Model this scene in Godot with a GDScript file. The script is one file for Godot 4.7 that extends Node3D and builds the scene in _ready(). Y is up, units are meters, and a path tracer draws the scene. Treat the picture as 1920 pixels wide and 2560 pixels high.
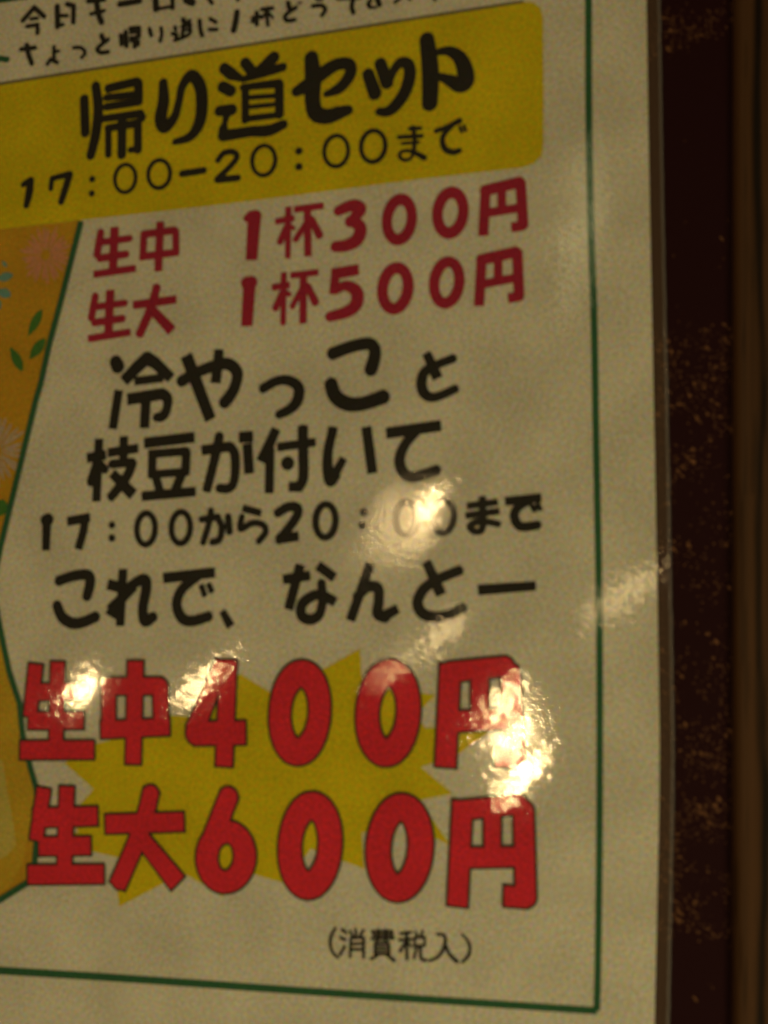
extends Node3D
# A laminated drinks menu on a dark lacquered board with a wooden frame, seen close up at night by warm lamps.
# The sheet lies in the plane z = 0; lengths of the print are in millimetres from the middle of the picture, y up.

const BASE := Vector3(0, 0.125, 0)     # where the sheet's own origin stands in the world
const MM := 0.001

var rng := RandomNumberGenerator.new()
var mottle: Texture2D
var inks := {}
var used := {}


func _ready():
	rng.seed = 7
	var cam := Camera3D.new()
	cam.name = "camera"
	cam.transform = Transform3D(Basis(Vector3(0.9345118, 0.0007591, -0.3559314), Vector3(0.0414320, 0.9929677, 0.1108990), Vector3(0.3535126, -0.1183833, 0.9279085)), Vector3(0.1131, 0.0871, 0.2969))
	cam.near = 0.02
	cam.far = 30.0
	var lens := CameraAttributesPhysical.new()
	lens.frustum_focal_length = 38.3125           # 24 mm high sensor: the same 34.78 degrees
	lens.frustum_focus_distance = 1.6             # focused on what the film mirrors, well behind the sheet
	lens.frustum_near = 0.02
	lens.frustum_far = 30.0
	lens.exposure_aperture = 34.0
	cam.attributes = lens
	cam.fov = 34.7806
	add_child(cam)
	cam.current = true

	var env := Environment.new()
	env.background_mode = Environment.BG_COLOR
	env.background_color = Color(0.05, 0.035, 0.02)
	env.tonemap_mode = Environment.TONE_MAPPER_LINEAR
	env.tonemap_exposure = 1.0
	env.sdfgi_enabled = true
	env.ssao_enabled = true
	env.ssil_enabled = true
	var we := WorldEnvironment.new()
	we.name = "environment"
	we.environment = env
	add_child(we)

	lamps()
	make_inks()
	board()
	menu()


# ---------------------------------------------------------------- lamps added out of view, for overall light and for glare on the film
func lamps():
	var warm := Color(1.0, 0.94, 0.69)
	var amber := Color(1.0, 0.85, 0.60)
	lamp("added_lantern", "large round lantern added in front of the board on its right to light it", Vector3(0.42, -0.37, 0.39) + BASE, 0.07, KEY, warm)  # added key light, unseen, gives the overall brightness
	lamp("added_bulb", "brightest bulb added to the left of the board for glare on the film", Vector3(-0.3418, 0.0572, 1.2486), 0.009, 0.085, amber)  # unseen bulbs added from here on, placed by mirroring the glare patches
	lamp("added_bulb", "second bright bulb added just under the brightest one", Vector3(-0.3351, 0.0247, 1.2494), 0.006, 0.04, amber)
	lamp("added_bulb", "third small bulb added just over the brightest one", Vector3(-0.3522, 0.0881, 1.2464), 0.006, 0.02, amber)
	lamp("added_bulb", "bare bulb added far left, mirrored on the first red character", Vector3(-0.7493, 0.1046, 1.1092), 0.009, 0.05, amber)
	lamp("added_bulb", "added bulb mirrored on the red number four", Vector3(-0.6509, 0.1162, 1.2043), 0.007, 0.022, amber)
	lamp("added_lantern", "added soft lantern mirrored over the hours line", Vector3(-0.5194, 0.2845, 1.3987), 0.035, 0.12, amber)
	lamp("added_bulb", "added bulb beside the soft lantern", Vector3(-0.4701, 0.3003, 1.3593), 0.009, 0.045, amber)
	lamp("added_bulb", "small added bulb mirrored in the right margin of the sheet", Vector3(-0.2156, 0.2015, 1.2709), 0.003, 0.0018, amber)
	lamp("added_bulb", "smaller added bulb mirrored beside the green border", Vector3(-0.2424, 0.1902, 1.2669), 0.003, 0.0014, amber)
	lamp("added_bulb", "faint added bulb mirrored above the red yen character", Vector3(-0.4123, 0.1505, 1.2300), 0.004, 0.0035, amber)
	lamp("added_bulb", "faint added bulb mirrored on the second red nought", Vector3(-0.4562, 0.1212, 1.2183), 0.005, 0.0025, amber)
	lamp("added_tube", "upright glowing tube added to mirror beside the green border", Vector3(-0.2841, 0.5800, 1.3034), 0.012, 0.0022, warm, 8.0)  # added glow for an unseen lit thing that the film mirrors


const KEY := 0.178


func lamp(called: String, label: String, at: Vector3, radius: float, energy: float, color: Color, tall := 1.0):
	var t := thing(called, label, "lamp", at)
	var s := SphereMesh.new()
	s.radius = radius
	s.height = radius * 2.0 * tall
	s.radial_segments = 32
	s.rings = 16
	var glow := StandardMaterial3D.new()
	glow.albedo_color = Color(0.9, 0.85, 0.7)
	glow.emission_enabled = true
	glow.emission = color
	glow.emission_energy_multiplier = 1.0 if tall == 1.0 else 1.8
	part("bulb" if radius < 0.05 else "lantern_shade", s, glow, t)
	var c := CylinderMesh.new()
	c.top_radius = radius * 0.45
	c.bottom_radius = radius * 0.5
	c.height = radius * 0.7
	var cap := part("socket", c, flat(Color(0.02, 0.02, 0.02), 0.4), t)
	cap.position.y = radius * (tall + 0.25)
	var w := CylinderMesh.new()
	w.top_radius = 0.002
	w.bottom_radius = 0.002
	w.height = 0.4
	var cord := part("cord", w, flat(Color(0.02, 0.02, 0.02), 0.6), t)
	cord.position.y = radius * (tall + 0.6) + 0.2
	var l := OmniLight3D.new()
	l.name = "light"
	l.light_color = color
	l.light_energy = energy
	l.light_size = radius * 1.02
	l.omni_range = 8.0
	l.omni_attenuation = 2.0
	l.shadow_enabled = true
	t.add_child(l, true)


# ---------------------------------------------------------------- helpers
func numbered(called: String) -> String:
	var n: int = used.get(called, 0)
	used[called] = n + 1
	return called if n == 0 else "%s_%03d" % [called, n]


func thing(called: String, label: String, category: String, at := Vector3.ZERO) -> Node3D:
	var o := Node3D.new()
	o.name = numbered(called)
	add_child(o, true)
	o.position = at
	o.set_meta("label", label)
	o.set_meta("category", category)
	return o


func part(called: String, mesh: Mesh, m: Material, parent: Node, label := "") -> MeshInstance3D:
	var o := MeshInstance3D.new()
	var n := 0
	var unique := called
	while parent.has_node(unique):
		n += 1
		unique = "%s_%03d" % [called, n]
	o.name = unique
	o.mesh = mesh
	if m:
		o.material_override = m
	parent.add_child(o, true)
	if label:
		o.set_meta("label", label)
	return o


func flat(linear: Color, roughness := 0.8) -> StandardMaterial3D:
	var m := StandardMaterial3D.new()
	m.albedo_color = linear.linear_to_srgb()
	m.roughness = roughness
	return m


func noise(s: int, f: float, octaves := 3, kind := FastNoiseLite.TYPE_SIMPLEX_SMOOTH) -> FastNoiseLite:
	var n := FastNoiseLite.new()
	n.seed = s
	n.noise_type = kind
	n.frequency = f
	n.fractal_octaves = octaves
	if octaves == 1:
		n.fractal_type = FastNoiseLite.FRACTAL_NONE
	return n


# ---------------------------------------------------------------- materials
func make_inks():
	# mottled uptake of the ink by cheap paper: fine blotches, each colour on its own
	var side := 512
	var a: Array[Image] = []
	for k in 5:
		a.append(noise(11 + k, [0.30, 0.30, 0.26, 0.45, 0.012][k], 2).get_seamless_image(side, side))
	var im := Image.create(side, side, false, Image.FORMAT_RGB8)
	for y in side:
		for x in side:
			var l: float = a[3].get_pixel(x, y).r - 0.5
			l += 0.4 * (a[4].get_pixel(x, y).r - 0.5)
			im.set_pixel(x, y, Color(
				clampf(0.85 + 0.30 * (a[0].get_pixel(x, y).r - 0.5) + 0.20 * l, 0, 1),
				clampf(0.85 + 0.25 * (a[1].get_pixel(x, y).r - 0.5) + 0.20 * l, 0, 1),
				clampf(0.82 + 0.48 * (a[2].get_pixel(x, y).r - 0.5) + 0.20 * l, 0, 1)))
	mottle = ImageTexture.create_from_image(im)
	ink("paper", Color(0.90, 0.87, 0.80))
	ink("yellow", Color(0.86, 0.70, 0.016))
	ink("orange", Color(0.70, 0.40, 0.035))
	ink("golden", Color(0.72, 0.48, 0.045))
	ink("cream", Color(0.72, 0.60, 0.16))
	ink("green", Color(0.05, 0.17, 0.09))
	ink("leaf", Color(0.09, 0.26, 0.06))
	ink("teal", Color(0.20, 0.42, 0.42))
	ink("pink", Color(0.80, 0.37, 0.23))
	ink("mauve", Color(0.62, 0.49, 0.40))
	ink("grey", Color(0.22, 0.20, 0.10))
	ink("black", Color(0.040, 0.037, 0.036))
	ink("crimson", Color(0.48, 0.034, 0.085))
	ink("red", Color(0.92, 0.042, 0.080))
	ink("outline", Color(0.06, 0.05, 0.045))


func ink(called: String, linear: Color):
	var m := StandardMaterial3D.new()
	m.resource_name = called
	m.albedo_color = (linear * 1.08).linear_to_srgb()
	m.albedo_texture = mottle
	m.roughness = 0.9
	m.metallic_specular = 0.1
	inks[called] = m


# long fine creases, running in one direction, that laminating leaves in the film
func crinkle() -> ImageTexture:
	var im := noise(5, 0.054, 3).get_seamless_image(300, 1024)
	im.convert(Image.FORMAT_RF)
	im.resize(1024, 1024, Image.INTERPOLATE_CUBIC)
	im.bump_map_to_normal_map(4.0)
	return ImageTexture.create_from_image(im)


func film_material() -> StandardMaterial3D:
	var m := StandardMaterial3D.new()
	m.resource_name = "clear_film"
	m.transparency = BaseMaterial3D.TRANSPARENCY_ALPHA
	m.albedo_color = Color(1, 1, 1, 0.003)
	m.roughness = 0.03
	m.metallic_specular = 0.5
	m.normal_enabled = true
	m.normal_texture = crinkle()
	m.normal_scale = 0.032
	return m


# ---------------------------------------------------------------- the board behind
func board():
	var t := thing("menu_board", "dark lacquered board with a brown wooden upright along its right side", "board")
	var im := StandardMaterial3D.new()
	im.albedo_color = Color(0.018, 0.0035, 0.006).linear_to_srgb()
	im.roughness = 0.6
	im.metallic_specular = 0.2
	var wx := 67.54
	var st := SurfaceTool.new()
	st.begin(Mesh.PRIMITIVE_TRIANGLES)
	slab(st, -185.0, wx + 10.0, -125.0, 215.0, -8.0, 0.0, 0.6, 110.0)
	part("backing_panel", st.commit(), im, t)
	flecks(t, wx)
	st = SurfaceTool.new()
	st.begin(Mesh.PRIMITIVE_TRIANGLES)
	slab(st, 0.0, 46.0, -124.4, 214.4, -12.0, 3.0, 2.9, 100.0)
	part("wooden_upright", st.commit(), wood(), t).transform = Transform3D(Basis(Vector3.BACK, WOOD_TILT), Vector3(67.54 * MM, 0, 0))
	t.position = BASE


# lamp glints on the board, painted as orange flecks in clouds
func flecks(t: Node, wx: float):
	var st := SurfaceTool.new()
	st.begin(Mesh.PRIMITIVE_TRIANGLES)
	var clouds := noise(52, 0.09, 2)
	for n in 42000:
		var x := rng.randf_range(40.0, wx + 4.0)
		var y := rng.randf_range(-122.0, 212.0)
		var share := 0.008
		for c in GLINT_CLOUDS:
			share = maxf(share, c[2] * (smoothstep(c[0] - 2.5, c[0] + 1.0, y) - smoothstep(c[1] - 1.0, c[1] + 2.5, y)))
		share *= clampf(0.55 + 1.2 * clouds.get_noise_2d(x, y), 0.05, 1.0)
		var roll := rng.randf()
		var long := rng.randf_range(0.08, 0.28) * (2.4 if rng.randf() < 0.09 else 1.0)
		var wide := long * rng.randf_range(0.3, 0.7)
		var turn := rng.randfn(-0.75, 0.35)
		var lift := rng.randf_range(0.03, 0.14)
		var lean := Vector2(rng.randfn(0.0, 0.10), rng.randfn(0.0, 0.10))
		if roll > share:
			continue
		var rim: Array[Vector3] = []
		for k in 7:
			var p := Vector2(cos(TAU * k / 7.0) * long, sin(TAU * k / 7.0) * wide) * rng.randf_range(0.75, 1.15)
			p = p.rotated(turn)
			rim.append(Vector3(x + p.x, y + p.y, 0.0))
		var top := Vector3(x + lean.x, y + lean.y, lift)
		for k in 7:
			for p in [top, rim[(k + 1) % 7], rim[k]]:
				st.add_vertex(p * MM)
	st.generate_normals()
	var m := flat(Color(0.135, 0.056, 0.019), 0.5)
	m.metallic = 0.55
	var o := part("painted_glints", st.commit(), m, t, "lamp glints on the dark board painted as orange flecks")
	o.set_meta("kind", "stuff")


const GLINT_CLOUDS := [[86.0, 93.0, 0.7], [6.0, 31.0, 0.65], [-48.0, 8.0, 0.30], [-78.0, -46.0, 0.75], [100.0, 200.0, 0.15]]  # bands where the painted glints gather


func wood() -> StandardMaterial3D:
	var w := 512
	var h := 1024
	var warp := noise(31, 0.004, 3)
	var fine := noise(32, 0.02, 3)
	var pores := noise(33, 0.05, 2)
	var im := Image.create(w, h, false, Image.FORMAT_RGB8)
	var hi := Image.create(w, h, false, Image.FORMAT_RGB8)
	for y in h:
		for x in w:
			var u := x + 9.0 * warp.get_noise_2d(x * 0.6, y * 0.55) + 3.0 * fine.get_noise_2d(x, y * 0.15)
			var r := fposmod(u / 40.0 + 0.525, 1.0)
			var band := smoothstep(0.58, 0.80, r) * (1.0 - smoothstep(0.84, 0.96, r))
			var streak := 0.5 + 0.5 * fine.get_noise_2d(x * 3.0, y * 0.06)
			var pore := smoothstep(0.25, 0.5, pores.get_noise_2d(x * 2.6, y * 0.12))
			var k := clampf(1.0 - 0.85 * band * band + 1.0 * (streak - 0.5) - 0.3 * pore, 0.1, 1.2)
			im.set_pixel(x, y, Color(0.066 * k, 0.029 * k, 0.011 * k).linear_to_srgb())
			var g := clampf(0.7 - 0.35 * band - 0.35 * pore + 0.2 * streak, 0, 1)
			hi.set_pixel(x, y, Color(g, g, g))
	var m := StandardMaterial3D.new()
	m.albedo_texture = ImageTexture.create_from_image(im)
	m.roughness = 0.55
	m.metallic_specular = 0.3
	m.heightmap_enabled = true
	m.heightmap_texture = ImageTexture.create_from_image(hi)
	m.heightmap_scale = 0.02
	return m


# a slab with rounded long edges, uv in units of `span` millimetres
func slab(st: SurfaceTool, x0: float, x1: float, y0: float, y1: float, z0: float, z1: float, r: float, span: float):
	var prof: Array[Vector2] = []
	for k in 7:
		var a := PI - k * PI / 12.0
		prof.append(Vector2(x0 + r + r * cos(a), z1 - r + r * sin(a)))
	for k in 7:
		var a := PI / 2 - k * PI / 12.0
		prof.append(Vector2(x1 - r + r * cos(a), z1 - r + r * sin(a)))
	prof.append(Vector2(x1, z0))
	prof.append(Vector2(x0, z0))
	var n := prof.size()
	for k in n:
		var p := prof[k]
		var q := prof[(k + 1) % n]
		var e := (q - p).normalized()
		var flat_n := Vector3(-e.y, 0, e.x)
		var np := flat_n
		var nq := flat_n
		if k < 6:
			np = Vector3(cos(PI - k * PI / 12.0), 0, sin(PI - k * PI / 12.0))
			nq = Vector3(cos(PI - (k + 1) * PI / 12.0), 0, sin(PI - (k + 1) * PI / 12.0))
		elif k > 6 and k < 13:
			np = Vector3(cos(PI / 2 - (k - 7) * PI / 12.0), 0, sin(PI / 2 - (k - 7) * PI / 12.0))
			nq = Vector3(cos(PI / 2 - (k - 6) * PI / 12.0), 0, sin(PI / 2 - (k - 6) * PI / 12.0))
		var c := [Vector3(p.x, y0, p.y), Vector3(p.x, y1, p.y), Vector3(q.x, y1, q.y), Vector3(q.x, y0, q.y)]
		var ns := [np, np, nq, nq]
		for i in [0, 1, 2, 0, 2, 3]:
			st.set_normal(ns[i])
			st.set_uv(Vector2((c[i].x - x0 - c[i].z) / span, -c[i].y / span / 2.0))
			st.add_vertex(c[i] * MM)
	for side in [y0, y1]:
		for k in range(1, n - 1):
			for v in ([prof[0], prof[k], prof[k + 1]] if side == y0 else [prof[0], prof[k + 1], prof[k]]):
				st.set_normal(Vector3(0, -1 if side == y0 else 1, 0))
				st.set_uv(Vector2((v.x - x0) / span, v.y / span))
				st.add_vertex(Vector3(v.x, side, v.y) * MM)


# ---------------------------------------------------------------- the menu
const WOOD_TILT := -0.02521
const SHEET_LEFT := -156.0
const SHEET_BOTTOM := -104.6
const SHEET_TOP := 192.0
const PAPER_Z := 0.60
const LAYER := 0.06           # each print on top of the other
const FILM_Z := 1.10

const EDGE: Array[Vector2] = [Vector2(53.67, 96.3), Vector2(53.54, 64.71), Vector2(53.57, 33.85), Vector2(53.6, 3.71), Vector2(53.55, -25.73), Vector2(53.49, -43.79), Vector2(53.21, -54.51), Vector2(52.79, -65.15), Vector2(52.23, -79.21), Vector2(51.6, -93.83)]


func edge_x(y: float) -> float:
	if y >= EDGE[0].y:
		return EDGE[0].x + (y - EDGE[0].y) * 0.008
	for i in EDGE.size() - 1:
		if y >= EDGE[i + 1].y:
			return lerpf(EDGE[i].x, EDGE[i + 1].x, (EDGE[i].y - y) / (EDGE[i].y - EDGE[i + 1].y))
	return EDGE[-1].x


func wave(x: float, y: float) -> float:
	# the gentle warp of a laminated sheet
	return WAVE * (sin(x * 0.071 + y * 0.032 + 0.6) + 0.8 * sin(y * 0.058 - x * 0.043 + 2.1) + 0.5 * sin(x * 0.13 + y * 0.11))


const WAVE := 0.035


func menu():
	var t := thing("laminated_menu", "laminated white menu sheet with yellow heading panel, black lines and red prices", "menu")
	t.position = BASE
	# paper
	var st := SurfaceTool.new()
	st.begin(Mesh.PRIMITIVE_TRIANGLES)
	var ys: Array[float] = []
	for i in 100:
		ys.append(lerpf(SHEET_BOTTOM, SHEET_TOP, i / 99.0))
	for i in 99:
		var a := ys[i]
		var b := ys[i + 1]
		var c := [Vector3(SHEET_LEFT, a, 0), Vector3(SHEET_LEFT, b, 0), Vector3(edge_x(b), b, 0), Vector3(edge_x(a), a, 0)]
		var face := [0, 1, 2, 0, 2, 3]
		for k in face:
			put(st, c[k] + Vector3(0, 0, PAPER_Z), Vector3.BACK)
		for k in [1, 0, 2, 2, 0, 3]:
			put(st, c[k] + Vector3(0, 0, PAPER_Z - 0.25), Vector3.FORWARD)
		for k in [0, 1, 2, 0, 2, 3]:
			var wall: Vector3 = [c[3] + Vector3(0, 0, PAPER_Z), c[2] + Vector3(0, 0, PAPER_Z), c[2] + Vector3(0, 0, PAPER_Z - 0.25), c[3] + Vector3(0, 0, PAPER_Z - 0.25)][k]
			put(st, wall, Vector3.RIGHT)
	part("paper", st.commit(), inks.paper, t)

	# coloured areas
	patch("orange_picture", ORANGE, "orange", 1, t)
	var pic: MeshInstance3D = t.get_node("orange_picture")
	patch("golden_shape", GOLDEN, "golden", 1.5, pic)
	patch("cream_shape", CREAM, "cream", 2, pic)
	for f in LEAVES:
		leaf("leaf", f, "leaf", 3, pic)
	for f in TEAL:
		leaf("blue_petal", f, "teal", 3, pic)
	flower(Vector2(-78.24, 59.2), 26, 1.2, 6.6, "pink", pic)
	flower(Vector2(-89.45, 16.8), 26, 1.5, 8.0, "mauve", pic)
	patch("heading_panel", PANEL, "yellow", 2, t)
	var head: MeshInstance3D = t.get_node("heading_panel")
	printed("panel_outline", [["sf", KEYLINE]], "grey", 3, head)
	patch("yellow_starburst", STAR, "yellow", 1, t)
	printed("green_border", [["sf", BORDER_RIGHT], ["sf", BORDER_BOTTOM]], "green", 1, t)
	printed("green_outline", [["lf", SLANT_UP], ["lr", SLANT_DOWN]], "green", 4, t)
	printed("green_corner", [["lr", CORNER], ["lr", SMEAR]], "green", 1, t)

	# lettering: a line of text is a part, each character a piece of it
	for l in LINES:
		var row := Node3D.new()
		var n := 0
		row.name = l.called
		while t.has_node(String(row.name)):
			n += 1
			row.name = "%s_%03d" % [l.called, n]
		t.add_child(row, true)
		row.set_meta("label", l.label)
		for c in l.characters:
			character(c[1], l.ink, 3 + l.on, row)

	film(t)


func put(st: SurfaceTool, p: Vector3, n: Vector3):
	st.set_normal(n)
	st.set_uv(Vector2(p.x, -p.y) / 128.0)
	st.add_vertex(p * MM)


func patch(called: String, outline: PackedVector2Array, with_ink: String, layer: float, parent: Node):
	var st := SurfaceTool.new()
	st.begin(Mesh.PRIMITIVE_TRIANGLES)
	var tri := Geometry2D.triangulate_polygon(outline)
	for k in range(0, tri.size(), 3):
		var a := outline[tri[k]]
		var b := outline[tri[k + 1]]
		var c := outline[tri[k + 2]]
		if (b - a).cross(c - a) > 0.0:
			var s := b
			b = c
			c = s
		for p in [a, b, c]:
			put(st, Vector3(p.x, p.y, PAPER_Z + layer * LAYER), Vector3.BACK)
	part(called, st.commit(), inks[with_ink], parent)


func leaf(called: String, f: Array, with_ink: String, layer: int, parent: Node):
	var a: Vector2 = f[0]
	var b: Vector2 = f[1]
	var side: Vector2 = (b - a).orthogonal().normalized() * f[2]
	var o := PackedVector2Array()
	for k in 17:
		var u := k / 16.0
		o.append(a.lerp(b, u) + side * pow(sin(PI * u), 0.8) * (0.75 + 0.3 * u))
	for k in range(15, 0, -1):
		var u := k / 16.0
		o.append(a.lerp(b, u) - side * pow(sin(PI * u), 0.8) * (0.75 + 0.3 * u))
	patch(called, o, with_ink, layer, parent)


func flower(at: Vector2, petals: int, inner: float, outer: float, with_ink: String, parent: Node):
	var strokes := []
	for k in petals:
		var a := TAU * k / petals + rng.randf_range(-0.06, 0.06)
		var d := Vector2.from_angle(a)
		var r := outer * rng.randf_range(0.75, 1.0)
		strokes.append(["sr", [at.x + d.x * inner, at.y + d.y * inner, 0.08, at.x + d.x * r * 0.7, at.y + d.y * r * 0.7, 0.42, at.x + d.x * r, at.y + d.y * r, 0.22]])
	printed("flower", strokes, with_ink, 2, parent)


func printed(called: String, strokes: Array, with_ink: String, layer: int, parent: Node):
	var f := field(strokes, 0.3)
	part(called, contour(f, [[0.0, PAPER_Z + layer * LAYER]]), inks[with_ink], parent)


func character(strokes: Array, with_ink: String, layer: int, row: Node):
	var f := field(strokes, 0.9)
	if with_ink == "red":
		var o := part("character", contour(f, [[0.42, PAPER_Z + layer * LAYER], [-0.02, PAPER_Z + (layer + 1) * LAYER]]), null, row)
		o.set_surface_override_material(0, inks.outline)
		o.set_surface_override_material(1, inks.red)
	else:
		part("character", contour(f, [[0.0, PAPER_Z + layer * LAYER]]), inks[with_ink], row)


# Strokes as a distance field on a grid: each stroke is a list of x, y, half width.
# kind: l straight, s smooth; r round ends, f flat ends; "o" a ring given by centre, two axes and how much of them the hole takes.
func field(strokes: Array, margin: float) -> Dictionary:
	var segs := []
	var lo := Vector2(INF, INF)
	var hi := Vector2(-INF, -INF)
	var thin := INF
	for s in strokes:
		var d: Array = s[1]
		var pts: Array[Vector3] = []
		var flat_ends: bool = s[0].ends_with("f")
		var closed: bool = s[0] == "o"
		if closed:
			for k in 40:
				var a := TAU * k / 40.0
				var out_p: Vector2 = Vector2(d[2], d[3]) * cos(a) + Vector2(d[4], d[5]) * sin(a)
				var in_p: Vector2 = Vector2(d[2], d[3]) * cos(a) * d[6] + Vector2(d[4], d[5]) * sin(a) * d[7]
				var mid: Vector2 = Vector2(d[0], d[1]) + (out_p + in_p) * 0.5
				pts.append(Vector3(mid.x, mid.y, (out_p - in_p).length() * 0.5))
			pts.append(pts[0])
		else:
			var raw: Array[Vector3] = []
			for k in range(0, d.size(), 3):
				raw.append(Vector3(d[k], d[k + 1], d[k + 2]))
			if s[0].begins_with("s") and raw.size() > 2:
				for k in raw.size() - 1:
					var p0 := raw[maxi(k - 1, 0)]
					var p3 := raw[mini(k + 2, raw.size() - 1)]
					for j in 6:
						pts.append(raw[k].cubic_interpolate(raw[k + 1], p0, p3, j / 6.0))
				pts.append(raw[-1])
			else:
				pts = raw
		for k in pts.size() - 1:
			if pts[k].distance_to(pts[k + 1]) < 0.0005:
				continue
			var a2 := flat_ends and k == 0
			var b2 := flat_ends and k == pts.size() - 2
			segs.append([pts[k], pts[k + 1], a2, b2])
			for p in [pts[k], pts[k + 1]]:
				lo = lo.min(Vector2(p.x - p.z, p.y - p.z))
				hi = hi.max(Vector2(p.x + p.z, p.y + p.z))
				thin = minf(thin, p.z)
	lo -= Vector2.ONE * margin
	hi += Vector2.ONE * margin
	var cell := clampf(thin * 0.45, 0.11, 0.22)
	var w := int((hi.x - lo.x) / cell) + 2
	var h := int((hi.y - lo.y) / cell) + 2
	var v := PackedFloat32Array()
	v.resize(w * h)
	v.fill(9.0)
	for s in segs:
		var a := Vector2(s[0].x, s[0].y)
		var b := Vector2(s[1].x, s[1].y)
		var e := b - a
		var ll := e.length()
		e /= ll
		var m: float = maxf(s[0].z, s[1].z) + margin
		var i0 := maxi(int((minf(a.x, b.x) - m - lo.x) / cell), 0)
		var i1 := mini(int((maxf(a.x, b.x) + m - lo.x) / cell) + 1, w - 1)
		var j0 := maxi(int((minf(a.y, b.y) - m - lo.y) / cell), 0)
		var j1 := mini(int((maxf(a.y, b.y) + m - lo.y) / cell) + 1, h - 1)
		for j in range(j0, j1 + 1):
			for i in range(i0, i1 + 1):
				var q := lo + Vector2(i, j) * cell - a
				var along := q.dot(e)
				var across := absf(q.cross(e))
				var u := clampf(along / ll, 0, 1)
				var half: float = lerpf(s[0].z, s[1].z, u)
				var dist: float
				if s[2] and along < 0.0:
					dist = maxf(across - half, -along)
				elif s[3] and along > ll:
					dist = maxf(across - half, along - ll)
				else:
					dist = q.distance_to(e * u * ll) - half
				if s[2]:
					dist = maxf(dist, -along) if along < half else dist
				if s[3]:
					dist = maxf(dist, along - ll) if along > ll - half else dist
				if dist < v[j * w + i]:
					v[j * w + i] = dist
	return {"lo": lo, "cell": cell, "w": w, "h": h, "v": v}


# The filled outlines of a field where it is below each level, one surface per level, as a flat sheet at that height.
func contour(f: Dictionary, levels: Array) -> ArrayMesh:
	var mesh := ArrayMesh.new()
	var w: int = f.w
	var v: PackedFloat32Array = f.v
	var lo: Vector2 = f.lo
	var cell: float = f.cell
	for lv in levels:
		var level: float = lv[0]
		var z: float = lv[1]
		var pos := PackedVector3Array()
		for j in int(f.h) - 1:
			var run := -1
			for i in w:
				var full := false
				if i < w - 1:
					var d := [v[j * w + i] - level, v[j * w + i + 1] - level, v[(j + 1) * w + i + 1] - level, v[(j + 1) * w + i] - level]
					var inside := int(d[0] < 0) + int(d[1] < 0) + int(d[2] < 0) + int(d[3] < 0)
					full = inside == 4
					if inside > 0 and not full:
						var c := [Vector2(i, j), Vector2(i + 1, j), Vector2(i + 1, j + 1), Vector2(i, j + 1)]
						var loop: Array[Vector2] = []
						for k in 4:
							var k2 := (k + 1) % 4
							if d[k] < 0:
								loop.append(c[k])
							if (d[k] < 0) != (d[k2] < 0):
								loop.append(c[k].lerp(c[k2], d[k] / (d[k] - d[k2])))
						for k in range(1, loop.size() - 1):
							for p in [loop[0], loop[k + 1], loop[k]]:
								var g: Vector2 = lo + p * cell
								pos.append(Vector3(g.x, g.y, z))
				if full and run < 0:
					run = i
				elif not full and run >= 0:
					var a := lo + Vector2(run, j) * cell
					var b := lo + Vector2(i, j + 1) * cell
					for p in [a, Vector2(a.x, b.y), b, a, b, Vector2(b.x, a.y)]:
						pos.append(Vector3(p.x, p.y, z))
					run = -1
		var nor := PackedVector3Array()
		var uv := PackedVector2Array()
		nor.resize(pos.size())
		nor.fill(Vector3.BACK)
		uv.resize(pos.size())
		for k in pos.size():
			uv[k] = Vector2(pos[k].x, -pos[k].y) / 128.0
			pos[k] *= MM
		var arrays := []
		arrays.resize(Mesh.ARRAY_MAX)
		arrays[Mesh.ARRAY_VERTEX] = pos
		arrays[Mesh.ARRAY_NORMAL] = nor
		arrays[Mesh.ARRAY_TEX_UV] = uv
		mesh.add_surface_from_arrays(Mesh.PRIMITIVE_TRIANGLES, arrays)
	return mesh


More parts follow.
